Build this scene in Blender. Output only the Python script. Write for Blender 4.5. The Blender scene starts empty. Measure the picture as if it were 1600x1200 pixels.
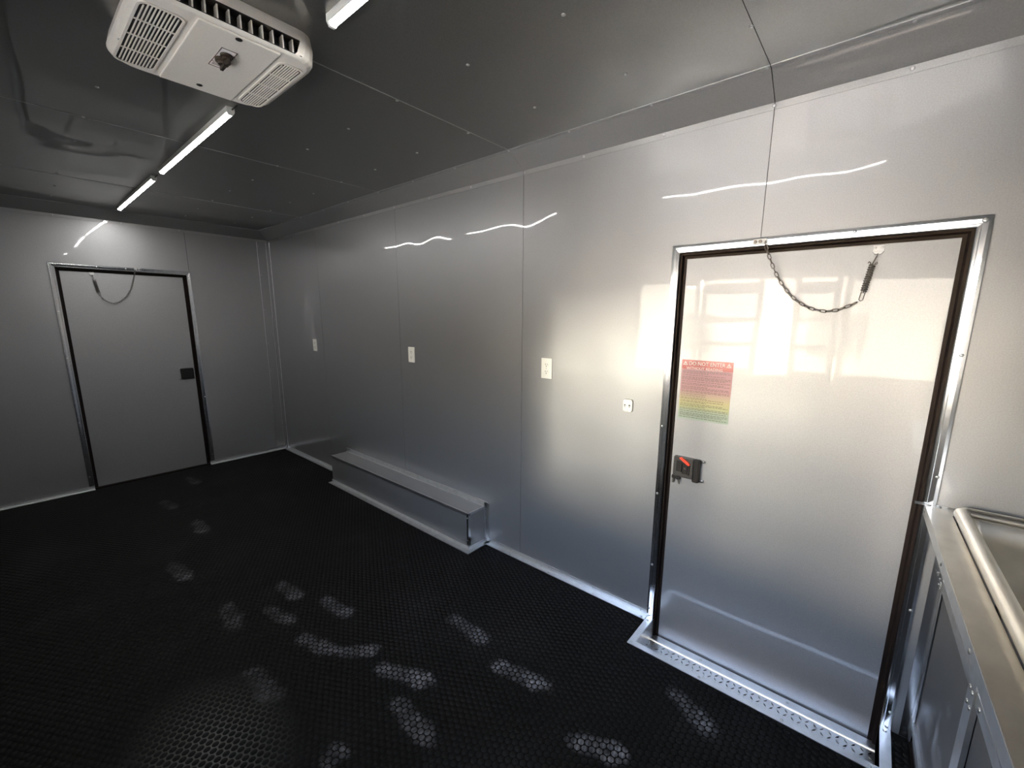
import bpy, bmesh, math, random
import numpy as np
from mathutils import Vector, Matrix
random.seed(7)
R = math.radians
SC = bpy.context.scene
COL = SC.collection

# ------------------------------------------------------------------ camera
F_PX, OX, OY = 666.4, 3.5, 19.65
CAM = Vector((-1.9160, 0.0, 1.5))
fwd = Vector((0.75132769, 0.63354692, -0.18472955))
rgt = Vector((0.64552492, -0.76371374, 0.00623757))
upv = Vector((0.1371287, 0.12393398, 0.9827696))
cd = bpy.data.cameras.new('camera')
cam = bpy.data.objects.new('camera', cd); COL.objects.link(cam)
cam.matrix_world = Matrix(((rgt.x, upv.x, -fwd.x, CAM.x), (rgt.y, upv.y, -fwd.y, CAM.y),
                           (rgt.z, upv.z, -fwd.z, CAM.z), (0, 0, 0, 1)))
cd.sensor_fit = 'HORIZONTAL'; cd.sensor_width = 36.0
cd.lens = F_PX / 1600 * 36.0
cd.shift_x = -OX / 1600; cd.shift_y = OY / 1600
cd.clip_start = 0.02
SC.camera = cam

# ------------------------------------------------------------------ world, sun, exposure
SKY_STRENGTH = 16.0
SUN_STRENGTH = 275.0
LED_STRENGTH = 85.0
PATCH_LAMP_POWER = 3300.0
W = bpy.data.worlds.new('world'); SC.world = W; W.use_nodes = True
nt = W.node_tree; nt.nodes.clear()
wo = nt.nodes.new('ShaderNodeOutputWorld'); bg = nt.nodes.new('ShaderNodeBackground')
tc = nt.nodes.new('ShaderNodeTexCoord'); sx = nt.nodes.new('ShaderNodeSeparateXYZ')
cr = nt.nodes.new('ShaderNodeValToRGB')
nt.links.new(tc.outputs['Generated'], sx.inputs[0]); nt.links.new(sx.outputs['Z'], cr.inputs[0])
cr.color_ramp.elements[0].position = 0.0; cr.color_ramp.elements[0].color = (1.0, 0.97, 0.95, 1)
cr.color_ramp.elements[1].position = 0.75; cr.color_ramp.elements[1].color = (0.42, 0.56, 0.95, 1)
e = cr.color_ramp.elements.new(0.22); e.color = (0.68, 0.79, 0.97, 1)
nt.links.new(cr.outputs[0], bg.inputs[0]); bg.inputs[1].default_value = SKY_STRENGTH
nt.links.new(bg.outputs[0], wo.inputs[0])
sd = bpy.data.lights.new('sun', 'SUN'); sd.energy = SUN_STRENGTH; sd.angle = R(0.6); sd.color = (1.0, 0.86, 0.66)
so = bpy.data.objects.new('sun', sd); COL.objects.link(so)
so.rotation_euler = Vector((-0.60, 0.22, -0.77)).to_track_quat('-Z', 'Y').to_euler()
gl = bpy.data.lights.new('added_patch_lamp', 'AREA'); gl.shape = 'RECTANGLE'; gl.size = 1.4; gl.size_y = 2.2; gl.energy = PATCH_LAMP_POWER; gl.color = (1.0, 0.90, 0.74)
go = bpy.data.objects.new('added_patch_lamp', gl); COL.objects.link(go)      # added lamp for the warm wall patch, standing in for a sun glint
go.location = (-15.85, 5.2, 3.75); go.rotation_euler = Vector((1, -.3, -.19)).to_track_quat('-Z', 'Y').to_euler()
SC.view_settings.view_transform = 'Standard'; SC.view_settings.look = 'None'
SC.view_settings.gamma = 1.0; SC.view_settings.use_curve_mapping = False
SC.view_settings.exposure = 0.14
SC.cycles.use_denoising = True
SC.cycles.max_bounces = 10; SC.cycles.diffuse_bounces = 5; SC.cycles.glossy_bounces = 6
SC.cycles.caustics_reflective = True; SC.cycles.caustics_refractive = False
SC.cycles.sample_clamp_indirect = 6.0

# ------------------------------------------------------------------ room numbers
L, H, XL, YB = 5.03, 2.336, -2.40, -0.95       # far wall, ceiling, left wall, back wall
S1, S2, S3, S4 = 0.3885, 1.559, 2.743, 3.959   # panel seams along the trailer
WIN = (-0.45, 2.10, 0.95, 1.88)                 # serving window in the left wall: y0,y1,z0,z1

# ------------------------------------------------------------------ materials
MATS = {}
def nodes_of(name):
    m = bpy.data.materials.new(name); m.use_nodes = True
    n = m.node_tree; b = n.nodes['Principled BSDF']; MATS[name] = m
    return m, n, b
def simple(name, col, rough=0.5, metal=0.0, coat=0.0, spec=None, noise=0.0, nscale=40.0, bump=0.0):
    m, n, b = nodes_of(name)
    b.inputs['Roughness'].default_value = rough; b.inputs['Metallic'].default_value = metal
    b.inputs['Coat Weight'].default_value = coat; b.inputs['Coat Roughness'].default_value = 0.06
    if spec is not None: b.inputs['Specular IOR Level'].default_value = spec
    b.inputs['Base Color'].default_value = (*col, 1)
    t = n.nodes.new('ShaderNodeTexCoord'); nz = n.nodes.new('ShaderNodeTexNoise')
    nz.inputs['Scale'].default_value = nscale; nz.inputs['Detail'].default_value = 3
    n.links.new(t.outputs['Object'], nz.inputs['Vector'])
    if noise:
        mp = n.nodes.new('ShaderNodeMapRange'); mp.inputs['From Min'].default_value = .3; mp.inputs['From Max'].default_value = .7
        mp.inputs['To Min'].default_value = 1 - noise; mp.inputs['To Max'].default_value = 1 + noise
        n.links.new(nz.outputs['Fac'], mp.inputs['Value'])
        mx = n.nodes.new('ShaderNodeMix'); mx.data_type = 'RGBA'; mx.blend_type = 'MULTIPLY'; mx.inputs[0].default_value = 1
        mx.inputs[6].default_value = (*col, 1); n.links.new(mp.outputs[0], mx.inputs[7])
        n.links.new(mx.outputs[2], b.inputs['Base Color'])
    if bump:
        bp = n.nodes.new('ShaderNodeBump'); bp.inputs['Strength'].default_value = 1; bp.inputs['Distance'].default_value = bump
        n.links.new(nz.outputs['Fac'], bp.inputs['Height']); n.links.new(bp.outputs[0], b.inputs['Normal'])
    return m
def panel_mat(name, col, metal, rough, coat, wave, wscale, stretch=(1, 1, 1)):
    """pre-painted metallic sheet under a clear coat; the sheet is slightly wavy"""
    m, n, b = nodes_of(name)
    b.inputs['Base Color'].default_value = (*col, 1)
    b.inputs['Metallic'].default_value = metal; b.inputs['Roughness'].default_value = rough
    b.inputs['Coat Weight'].default_value = coat; b.inputs['Coat Roughness'].default_value = 0.035
    b.inputs['Coat IOR'].default_value = 1.5
    t = n.nodes.new('ShaderNodeTexCoord'); mp = n.nodes.new('ShaderNodeMapping'); mp.inputs['Scale'].default_value = stretch
    nz = n.nodes.new('ShaderNodeTexNoise'); nz.inputs['Scale'].default_value = wscale; nz.inputs['Detail'].default_value = 1.0
    nz.inputs['Roughness'].default_value = 0.35
    bp = n.nodes.new('ShaderNodeBump'); bp.inputs['Strength'].default_value = 1; bp.inputs['Distance'].default_value = wave
    n.links.new(t.outputs['Object'], mp.inputs[0]); n.links.new(mp.outputs[0], nz.inputs['Vector'])
    n.links.new(nz.outputs['Fac'], bp.inputs['Height'])
    n.links.new(bp.outputs[0], b.inputs['Normal']); n.links.new(bp.outputs[0], b.inputs['Coat Normal'])
    # fine metallic flake mottling of the paint
    n2 = n.nodes.new('ShaderNodeTexNoise'); n2.inputs['Scale'].default_value = 260; n2.inputs['Detail'].default_value = 2
    n.links.new(t.outputs['Object'], n2.inputs['Vector'])
    mr = n.nodes.new('ShaderNodeMapRange'); mr.inputs['From Min'].default_value = .3; mr.inputs['From Max'].default_value = .7
    mr.inputs['To Min'].default_value = .93; mr.inputs['To Max'].default_value = 1.07
    n.links.new(n2.outputs['Fac'], mr.inputs['Value'])
    mx = n.nodes.new('ShaderNodeMix'); mx.data_type = 'RGBA'; mx.blend_type = 'MULTIPLY'; mx.inputs[0].default_value = 1
    mx.inputs[6].default_value = (*col, 1); n.links.new(mr.outputs[0], mx.inputs[7]); n.links.new(mx.outputs[2], b.inputs['Base Color'])
    return m
PANEL = panel_mat('silver_panel', (0.40, 0.40, 0.405), 0.80, 0.45, 0.8, 0.009, 2.4)
CEILM = panel_mat('ceiling_panel', (0.25, 0.25, 0.252), 0.90, 0.36, 1.0, 0.010, 2.6)
COVE = panel_mat('cove_paint', (0.42, 0.42, 0.42), 0.55, 0.45, 0.8, 0.002, 2.4)
LEAFM = panel_mat('door_leaf_paint', (0.41, 0.41, 0.415), 0.76, 0.47, 0.8, 0.002, 2.5)
ALU = simple('mill_aluminium', (0.80, 0.81, 0.83), 0.16, 1.0, noise=.04, nscale=60)
ALUB = simple('brushed_aluminium', (0.78, 0.79, 0.80), 0.33, 1.0, noise=.06, nscale=30, bump=.0004)
STEEL = simple('stainless_steel', (0.62, 0.59, 0.54), 0.30, 1.0, noise=.10, nscale=12)
ZINC = simple('zinc_steel', (0.62, 0.62, 0.62), 0.28, 1.0)
DARKST = simple('dark_wire', (0.20, 0.185, 0.17), 0.35, 1.0)
DARK = simple('dark_backing', (0.03, 0.03, 0.03), 0.8)  # plain dark colour of the sheets behind panels and doors
SEAL = simple('black_rubber_seal', (0.010, 0.006, 0.005), 0.6, spec=.14)
RUB = None
WPL = simple('white_plastic', (0.86, 0.85, 0.78), 0.35, noise=.02)
ACW = simple('air_conditioner_plastic', (0.78, 0.74, 0.67), 0.5, noise=.03, nscale=150, bump=.0003)
BPL = simple('black_plastic', (0.012, 0.011, 0.011), 0.5, spec=.3)
BPL2 = simple('charcoal_plastic', (0.05, 0.047, 0.045), 0.35)
RED = simple('red_plastic', (0.80, 0.06, 0.02), 0.4)
CAB = panel_mat('cabinet_panel', (0.13, 0.13, 0.14), 0.3, 0.5, 0.12, 0.0003, 3)
WHT = simple('print_white', (0.9, 0.88, 0.85), 0.6)
INK = simple('print_ink', (0.10, 0.07, 0.06), 0.6)
SASH = simple('grey_sash_paint', (0.16, 0.16, 0.16), 0.5)
CONC = simple('concrete', (0.78, 0.69, 0.56), 0.85, noise=.12, nscale=2)
STUC = simple('pale_stucco', (0.43, 0.40, 0.355), 0.9, noise=.05, nscale=6)
def emit(name, col, s):
    m, n, b = nodes_of(name)
    b.inputs['Base Color'].default_value = (*col, 1)
    b.inputs['Emission Color'].default_value = (*col, 1); b.inputs['Emission Strength'].default_value = s
    return m
LED = emit('led_diffuser', (1.0, 0.985, 0.95), LED_STRENGTH)
def glass():
    m = bpy.data.materials.new('window_glass'); m.use_nodes = True; n = m.node_tree; n.nodes.clear()
    o = n.nodes.new('ShaderNodeOutputMaterial'); mx = n.nodes.new('ShaderNodeMixShader'); fr = n.nodes.new('ShaderNodeFresnel')
    tr = n.nodes.new('ShaderNodeBsdfTransparent'); gl = n.nodes.new('ShaderNodeBsdfGlossy'); gl.inputs['Roughness'].default_value = 0.0
    tr.inputs[0].default_value = (.93, .95, .94, 1)
    n.links.new(fr.outputs[0], mx.inputs[0]); n.links.new(tr.outputs[0], mx.inputs[1]); n.links.new(gl.outputs[0], mx.inputs[2])
    n.links.new(mx.outputs[0], o.inputs[0]); return m
GLASS = glass()

# dusty black rubber: every footprint is a mask in floor coordinates (x, y, length, angle, amount)
PRINTS = [(-0.7,0.981,0.304,-77.1,0.8),(-0.657,1.354,0.282,-90.6,0.55),(-1.021,1.362,0.33,-66.8,0.8),(-1.181,1.81,0.269,-70.7,0.6),
 (-1.078,1.629,0.20,-43.6,0.6),(-1.12,1.171,0.301,-93.4,0.55),(-0.763,0.577,0.228,-73.0,0.8),(-0.397,0.368,0.254,-116.1,0.6),
 (-0.995,1.984,0.276,-82.0,0.5),(-1.092,2.311,0.256,-85.5,0.42),(-1.209,2.147,0.248,-80.2,0.4),(-1.371,2.333,0.296,-95.0,0.36),
 (-1.439,2.986,0.316,-84.0,0.4),(-1.197,3.548,0.318,-92.5,0.36),(-1.427,1.772,0.298,-87.0,0.3),(-1.38,1.264,0.10,9.7,0.4),
 (-1.255,4.168,0.291,-83.6,0.25),(-0.986,4.643,0.321,-84.4,0.25)]
def print_group():
    g = bpy.data.node_groups.new('footprint', 'ShaderNodeTree')
    for nm, ty in (('P', 'NodeSocketVector'), ('Loc', 'NodeSocketVector'), ('Rot', 'NodeSocketVector'), ('Size', 'NodeSocketVector'), ('Amount', 'NodeSocketFloat'), ('Noise', 'NodeSocketFloat'), ('Noise2', 'NodeSocketFloat')):
        g.interface.new_socket(nm, in_out='INPUT', socket_type=ty)
    g.interface.new_socket('Dust', in_out='OUTPUT', socket_type='NodeSocketFloat')
    N = g.nodes; I = N.new('NodeGroupInput'); O = N.new('NodeGroupOutput')
    mp = N.new('ShaderNodeMapping'); mp.vector_type = 'TEXTURE'
    for a, b in (('P', 'Vector'), ('Loc', 'Location'), ('Rot', 'Rotation'), ('Size', 'Scale')):
        g.links.new(I.outputs[a], mp.inputs[b])
    s = N.new('ShaderNodeSeparateXYZ'); g.links.new(mp.outputs[0], s.inputs[0])
    def M(op, a, b=None, c=None):
        x = N.new('ShaderNodeMath'); x.operation = op
        for i, v in enumerate((a, b, c)):
            if v is None: continue
            if isinstance(v, (int, float)): x.inputs[i].default_value = v
            else: g.links.new(v, x.inputs[i])
        return x.outputs[0]
    u, v = s.outputs['X'], s.outputs['Y']
    # waist: the sole narrows a little behind the ball of the foot
    wst = M('MULTIPLY', M('COSINE', M('MULTIPLY_ADD', u, 3.6, 0.7)), 0.10)
    v2 = M('MULTIPLY', v, M('ADD', wst, 0.95))
    u2 = M('POWER', M('ABSOLUTE', u), 2.6); v3 = M('POWER', M('ABSOLUTE', v2), 2.2)
    d = M('ADD', M('ADD', u2, v3), M('MULTIPLY', I.outputs['Noise'], 1.9))
    ss = N.new('ShaderNodeMapRange'); ss.interpolation_type = 'SMOOTHSTEP'
    ss.inputs['From Min'].default_value = 2.05; ss.inputs['From Max'].default_value = 0.95
    g.links.new(d, ss.inputs['Value'])
    tread = M('MULTIPLY_ADD', M('SINE', M('MULTIPLY', u, 52.0)), 0.22, 0.70)
    lob = M('MULTIPLY_ADD', M('COSINE', M('MULTIPLY_ADD', u, 3.4, 0.5)), -0.30, 0.62)   # heavier at heel and ball
    patch = M('MULTIPLY_ADD', M('SUBTRACT', I.outputs['Noise2'], 0.5), 3.2, 0.95)
    patch = M('MAXIMUM', patch, 0.12)
    out = M('MULTIPLY', M('MULTIPLY', M('MULTIPLY', ss.outputs[0], patch), tread), M('MULTIPLY', lob, I.outputs['Amount']))
    g.links.new(out, O.inputs[0]); return g
def rubber():
    g = print_group()
    m, n, b = nodes_of('dusty_black_rubber')
    t = n.nodes.new('ShaderNodeTexCoord'); nz = n.nodes.new('ShaderNodeTexNoise'); nz.inputs['Scale'].default_value = 15; nz.inputs['Detail'].default_value = 4
    n.links.new(t.outputs['Object'], nz.inputs['Vector'])
    nf = n.nodes.new('ShaderNodeTexNoise'); nf.inputs['Scale'].default_value = 34; nf.inputs['Detail'].default_value = 2
    n.links.new(t.outputs['Object'], nf.inputs['Vector'])
    acc = None
    for (x, y, ln, an, am) in PRINTS:
        q = n.nodes.new('ShaderNodeGroup'); q.node_tree = g
        q.inputs['Loc'].default_value = (x, y, 0); q.inputs['Rot'].default_value = (0, 0, R(an))
        q.inputs['Size'].default_value = (ln * 0.5, 0.047 if ln > .15 else .05, 1); q.inputs['Amount'].default_value = am
        n.links.new(t.outputs['Object'], q.inputs['P']); n.links.new(nz.outputs['Fac'], q.inputs['Noise']); n.links.new(nf.outputs['Fac'], q.inputs['Noise2'])
        if acc is None: acc = q.outputs[0]
        else:
            mx = n.nodes.new('ShaderNodeMath'); mx.operation = 'MAXIMUM'
            n.links.new(acc, mx.inputs[0]); n.links.new(q.outputs[0], mx.inputs[1]); acc = mx.outputs[0]
    # broad faint scuff haze
    n2 = n.nodes.new('ShaderNodeTexNoise'); n2.inputs['Scale'].default_value = 2.2; n2.inputs['Detail'].default_value = 5
    n.links.new(t.outputs['Object'], n2.inputs['Vector'])
    mr = n.nodes.new('ShaderNodeMapRange'); mr.inputs['From Min'].default_value = .52; mr.inputs['From Max'].default_value = .8; mr.inputs['To Max'].default_value = .03
    n.links.new(n2.outputs['Fac'], mr.inputs['Value'])
    ad = n.nodes.new('ShaderNodeMath'); ad.operation = 'ADD'; ad.use_clamp = True
    n.links.new(acc, ad.inputs[0]); n.links.new(mr.outputs[0], ad.inputs[1])
    mx = n.nodes.new('ShaderNodeMix'); mx.data_type = 'RGBA'
    mx.inputs[6].default_value = (0.0045, 0.0045, 0.0045, 1); mx.inputs[7].default_value = (0.36, 0.36, 0.40, 1)
    n.links.new(ad.outputs[0], mx.inputs[0]); n.links.new(mx.outputs[2], b.inputs['Base Color'])
    b.inputs['Roughness'].default_value = 0.6; b.inputs['Specular IOR Level'].default_value = 0.12
    return m
RUB = rubber()
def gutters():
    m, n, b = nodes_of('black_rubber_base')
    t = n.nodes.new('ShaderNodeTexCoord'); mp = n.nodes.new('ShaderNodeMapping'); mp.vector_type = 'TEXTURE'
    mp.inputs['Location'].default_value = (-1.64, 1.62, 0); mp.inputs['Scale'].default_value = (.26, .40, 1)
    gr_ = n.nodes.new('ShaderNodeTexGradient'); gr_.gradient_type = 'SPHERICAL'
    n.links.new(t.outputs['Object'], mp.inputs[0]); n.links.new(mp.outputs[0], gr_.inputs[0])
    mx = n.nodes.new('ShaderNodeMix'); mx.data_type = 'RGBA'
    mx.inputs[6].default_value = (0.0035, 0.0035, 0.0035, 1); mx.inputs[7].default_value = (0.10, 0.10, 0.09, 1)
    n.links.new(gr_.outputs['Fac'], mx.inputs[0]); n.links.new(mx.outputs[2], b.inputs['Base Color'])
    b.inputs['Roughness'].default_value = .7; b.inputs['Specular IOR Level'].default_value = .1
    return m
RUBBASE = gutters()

# ------------------------------------------------------------------ mesh helpers
def tag(o, label=None, cat=None, group=None, kind=None):
    if label: o['label'] = label
    if cat: o['category'] = cat
    if group: o['group'] = group
    if kind: o['kind'] = kind
    return o
def attach(o, parent):
    o.parent = parent
    o.matrix_parent_inverse = PARW[parent.name].inverted()
PARW = {}
def world_of(o): return PARW.get(o.name, Matrix())
def link(name, me, mat=None, parent=None, loc=None, rot=None, label=None, kind=None):
    o = bpy.data.objects.new(name, me); COL.objects.link(o)
    if mat is not None and not me.materials: me.materials.append(mat)
    if loc is not None: o.location = loc
    if rot is not None: o.rotation_euler = rot
    PARW[o.name] = Matrix.LocRotScale(o.location, o.rotation_euler, None)
    if parent is not None: attach(o, parent)
    if label: o['label'] = label
    if kind: o['kind'] = kind
    return o
def thing(name, label, cat, loc=(0, 0, 0), group=None):
    o = bpy.data.objects.new(name, None); COL.objects.link(o); o.location = loc; o.empty_display_size = .05
    PARW[o.name] = Matrix.Translation(loc)
    return tag(o, label, cat, group)
def struct_root(name, loc=(0, 0, 0)):
    o = bpy.data.objects.new(name, None); COL.objects.link(o); o.location = loc; PARW[o.name] = Matrix.Translation(loc)
    o['kind'] = 'structure'; return o
def done(name, bm, mat, parent=None, smooth=False, bevel=0, label=None, kind=None, seg=2):
    bmesh.ops.recalc_face_normals(bm, faces=bm.faces)
    me = bpy.data.meshes.new(name); bm.to_mesh(me); bm.free()
    if smooth:
        for p in me.polygons: p.use_smooth = True
    o = link(name, me, mat, parent, label=label, kind=kind)
    if bevel:
        b = o.modifiers.new('bevel', 'BEVEL'); b.width = bevel; b.segments = seg; b.limit_method = 'ANGLE'; b.angle_limit = R(35)
    return o
def box(bm, x0, x1, y0, y1, z0, z1):
    if x0 > x1: x0, x1 = x1, x0
    if y0 > y1: y0, y1 = y1, y0
    if z0 > z1: z0, z1 = z1, z0
    v = [bm.verts.new(p) for p in ((x0,y0,z0),(x1,y0,z0),(x1,y1,z0),(x0,y1,z0),(x0,y0,z1),(x1,y0,z1),(x1,y1,z1),(x0,y1,z1))]
    for f in ((0,3,2,1),(4,5,6,7),(0,1,5,4),(1,2,6,5),(2,3,7,6),(3,0,4,7)): bm.faces.new([v[i] for i in f])
def mkbox(name, x0, x1, y0, y1, z0, z1, mat, parent=None, bevel=0, **k):
    bm = bmesh.new(); box(bm, x0, x1, y0, y1, z0, z1); return done(name, bm, mat, parent, bevel=bevel, **k)
# wall frames: (s, z, d) -> world, d grows into the room
RW = lambda s, z, d: (-d, s, z)
FW = lambda s, z, d: (s, L - d, z)
LW = lambda s, z, d: (XL + d, s, z)
CE = lambda s, z, d: (s, z, H - d)
BW = lambda s, z, d: (s, YB + d, z)
FL = lambda s, z, d: (s, z, d)
def prism(bm, pts, fr, d0, d1):
    a = [bm.verts.new(fr(s, z, d0)) for s, z in pts]; b = [bm.verts.new(fr(s, z, d1)) for s, z in pts]
    bm.faces.new(a); bm.faces.new(b[::-1]); n = len(pts)
    for i in range(n): bm.faces.new((a[i], b[i], b[(i+1) % n], a[(i+1) % n]))
def plate(name, pts, fr, d0, d1, mat, parent, **k):
    bm = bmesh.new(); prism(bm, pts, fr, d0, d1); return done(name, bm, mat, parent, **k)
def rect(s0, s1, z0, z1): return [(s0, z0), (s1, z0), (s1, z1), (s0, z1)]
def rrect(s0, s1, z0, z1, r, n=4):
    out = []
    for cx, cz, a0 in ((s1-r, z1-r, 0), (s0+r, z1-r, 90), (s0+r, z0+r, 180), (s1-r, z0+r, 270)):
        for i in range(n+1):
            a = R(a0 + 90*i/n); out.append((cx + r*math.cos(a), cz + r*math.sin(a)))
    return out
def circle(s, z, r, n=12): return [(s + r*math.cos(2*math.pi*i/n), z + r*math.sin(2*math.pi*i/n)) for i in range(n)]
def tube(bm, pts, r, n=6, closed=False):
    pts = [Vector(p) for p in pts]; m = len(pts); rings = []
    up = None
    for i, p in enumerate(pts):
        if closed: t = pts[(i+1) % m] - pts[i-1]
        else: t = pts[min(i+1, m-1)] - pts[max(i-1, 0)]
        t.normalize()
        if up is None:
            up = Vector((0, 0, 1)) if abs(t.z) < .9 else Vector((1, 0, 0))
        a = t.cross(up)
        if a.length < 1e-6: a = t.orthogonal()
        a.normalize(); b = a.cross(t); up = b
        rings.append([bm.verts.new(p + r*(math.cos(2*math.pi*k/n)*a + math.sin(2*math.pi*k/n)*b)) for k in range(n)])
    for i in range(m if closed else m-1):
        A, B = rings[i], rings[(i+1) % m]
        off = 0
        if closed and i == m-1:   # align the closing ring
            off = min(range(n), key=lambda o: (A[0].co - B[o].co).length)
        for k in range(n): bm.faces.new((A[k], A[(k+1) % n], B[(k+1+off) % n], B[(k+off) % n]))
    if not closed:
        bm.faces.new(rings[0][::-1]); bm.faces.new(rings[-1])
def extrude_profile(name, prof, p0, p1, frame, mat, parent=None, **k):
    """prof: closed (a, b) polygon; frame(a, b, t) -> point at parameter t (t0=p0, t1=p1 may depend on (a, b))"""
    bm = bmesh.new()
    A = [bm.verts.new(frame(a, b, p0(a, b) if callable(p0) else p0)) for a, b in prof]
    B = [bm.verts.new(frame(a, b, p1(a, b) if callable(p1) else p1)) for a, b in prof]
    bm.faces.new(A); bm.faces.new(B[::-1]); n = len(prof)
    for i in range(n): bm.faces.new((A[i], B[i], B[(i+1) % n], A[(i+1) % n]))
    return done(name, bm, mat, parent, **k)
# screws share one little pan-head mesh with a cross recess
def screw_mesh():
    bm = bmesh.new(); rings = []
    for r, z in ((1.0, 0.0), (0.92, .38), (0.55, .62)):
        rings.append([bm.verts.new((r*math.cos(2*math.pi*k/8), r*math.sin(2*math.pi*k/8), z)) for k in range(8)])
    for a, b in zip(rings, rings[1:]):
        for k in range(8): bm.faces.new((a[k], a[(k+1) % 8], b[(k+1) % 8], b[k]))
    c = bm.verts.new((0, 0, .45))
    for k in range(8): bm.faces.new((rings[2][k], rings[2][(k+1) % 8], c))
    bmesh.ops.recalc_face_normals(bm, faces=bm.faces)
    me = bpy.data.meshes.new('screw'); bm.to_mesh(me); bm.free(); me.materials.append(ZINC)
    for p in me.polygons: p.use_smooth = True
    return me
SCREW = screw_mesh()
ROTS = {'R': Vector((-1, 0, 0)), 'F': Vector((0, -1, 0)), 'L': Vector((1, 0, 0)), 'C': Vector((0, 0, -1)), 'U': Vector((0, 0, 1)), 'B': Vector((0, 1, 0))}
def screw(p, n, parent, r=0.0065, name='screw'):
    v = ROTS[n] if isinstance(n, str) else Vector(n)
    o = bpy.data.objects.new(name, SCREW); COL.objects.link(o)
    o.matrix_world = Matrix.LocRotScale(Vector(p), v.to_track_quat('Z', 'Y'), Vector((r, r, r*0.8)))
    M = o.matrix_world.copy()
    o.parent = parent; o.matrix_parent_inverse = world_of(parent).inverted(); o.matrix_basis = M
    return o
def text_mesh(txt, size):
    c = bpy.data.curves.new('t', 'FONT'); c.body = txt; c.size = size; c.align_x = 'CENTER'; c.align_y = 'CENTER'; c.resolution_u = 2
    o = bpy.data.objects.new('t', c); COL.objects.link(o)
    bpy.context.view_layer.update()
    me = bpy.data.meshes.new_from_object(o.evaluated_get(bpy.context.evaluated_depsgraph_get()))
    bpy.data.objects.remove(o); bpy.data.curves.remove(c); return me

# ================================================================== STRUCTURE
DY0, DY1, DZ = -0.185, 0.69, 1.769      # near door clear opening
WELL_X, WELL_Z = -0.203, -0.098
# ---- floor with the sunken door well
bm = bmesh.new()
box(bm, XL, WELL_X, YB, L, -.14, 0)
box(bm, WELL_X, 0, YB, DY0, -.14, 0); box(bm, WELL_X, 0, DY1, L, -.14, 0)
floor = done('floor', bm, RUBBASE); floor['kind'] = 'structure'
def studs():
    p, r0, r1, h = 0.0258, 0.0116, 0.0102, 0.0016
    xs = np.arange(XL + .02, -.012, p); ys = np.arange(YB + .02, L - .02, p*math.sqrt(3)/2)
    X, Y = np.meshgrid(xs, ys); X = X + (np.arange(len(ys)) % 2)[:, None]*p/2
    c = np.stack([X.ravel(), Y.ravel()], 1)
    keep = ~((c[:, 0] > -.205) & (c[:, 1] > -.21) & (c[:, 1] < .71)) & (c[:, 0] < -.03) & (c[:, 1] > -.3)
    c = c[keep]; n = len(c); k = 8
    ang = 2*np.pi*(np.arange(k)+.5)/k
    ring = np.stack([np.cos(ang), np.sin(ang)], 1)
    V = np.zeros((n, 2*k, 3), np.float32)
    V[:, :k, :2] = c[:, None, :] + ring[None]*r0
    V[:, k:, :2] = c[:, None, :] + ring[None]*r1; V[:, k:, 2] = h
    i = np.arange(k); j = (i+1) % k
    q = np.stack([i, j, j+k, i+k], 1).ravel()
    loops = np.concatenate([q, np.arange(k, 2*k)])
    starts = np.concatenate([np.arange(k)*4, [k*4]]); tot = np.concatenate([np.full(k, 4), [k]])
    Lp = (loops[None] + (np.arange(n)*2*k)[:, None]).ravel().astype(np.int32)
    St = (starts[None] + (np.arange(n)*len(loops))[:, None]).ravel().astype(np.int32)
    me = bpy.data.meshes.new('rubber_studs')
    me.vertices.add(n*2*k); me.vertices.foreach_set('co', V.ravel())
    me.loops.add(len(Lp)); me.loops.foreach_set('vertex_index', Lp)
    me.polygons.add(len(St)); me.polygons.foreach_set('loop_start', St)
    me.update(calc_edges=True); me.validate()
    return link('rubber_studs', me, RUB, floor, kind='stuff')
studs()

# ---- right wall: backing with the door opening and five panels
wr = struct_root('wall_right')
bm = bmesh.new()
for y0, y1, z0, z1 in ((YB, DY0-.0, -.14, H+.05), (DY1, L+.05, -.14, H+.05), (DY0, DY1, DZ, H+.05)):
    box(bm, .004, .05, y0, y1, z0, z1)
done('backing', bm, DARK, wr)
g = 0.0012
def panelR(pts): return plate('panel', pts, RW, 0, -.004, PANEL, wr)
panelR(rect(S4+g, L, 0, H)); panelR(rect(S3+g, S4-g, 0, H)); panelR(rect(S2+g, S3-g, 0, H))
panelR([(S2-g, 0), (S2-g, H), (S1+g, H), (S1+g, DZ), (DY1, DZ), (DY1, 0)])
panelR([(S1-g, H), (-.8, H), (-.8, 0), (DY0, 0), (DY0, DZ), (S1-g, DZ)])
panelR(rect(YB, -.803, 0, H))
# ---- far wall
wf = struct_root('wall_far')
bm = bmesh.new()
for x0, x1, z0, z1 in ((XL, -1.59, -.1, H+.05), (-.735, .05, -.1, H+.05), (-1.59, -.735, 1.86, H+.05)):
    box(bm, x0, x1, L+.004, L+.05, z0, z1)
done('backing', bm, DARK, wf)
plate('panel', [(XL, 0), (XL, H), (-.7155, H), (-.7155, 0), (-.735, 0), (-.735, 1.86), (-1.59, 1.86), (-1.59, 0)], FW, 0, -.004, PANEL, wf)
plate('panel', rect(-.7125, 0, 0, H), FW, 0, -.004, PANEL, wf)
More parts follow.
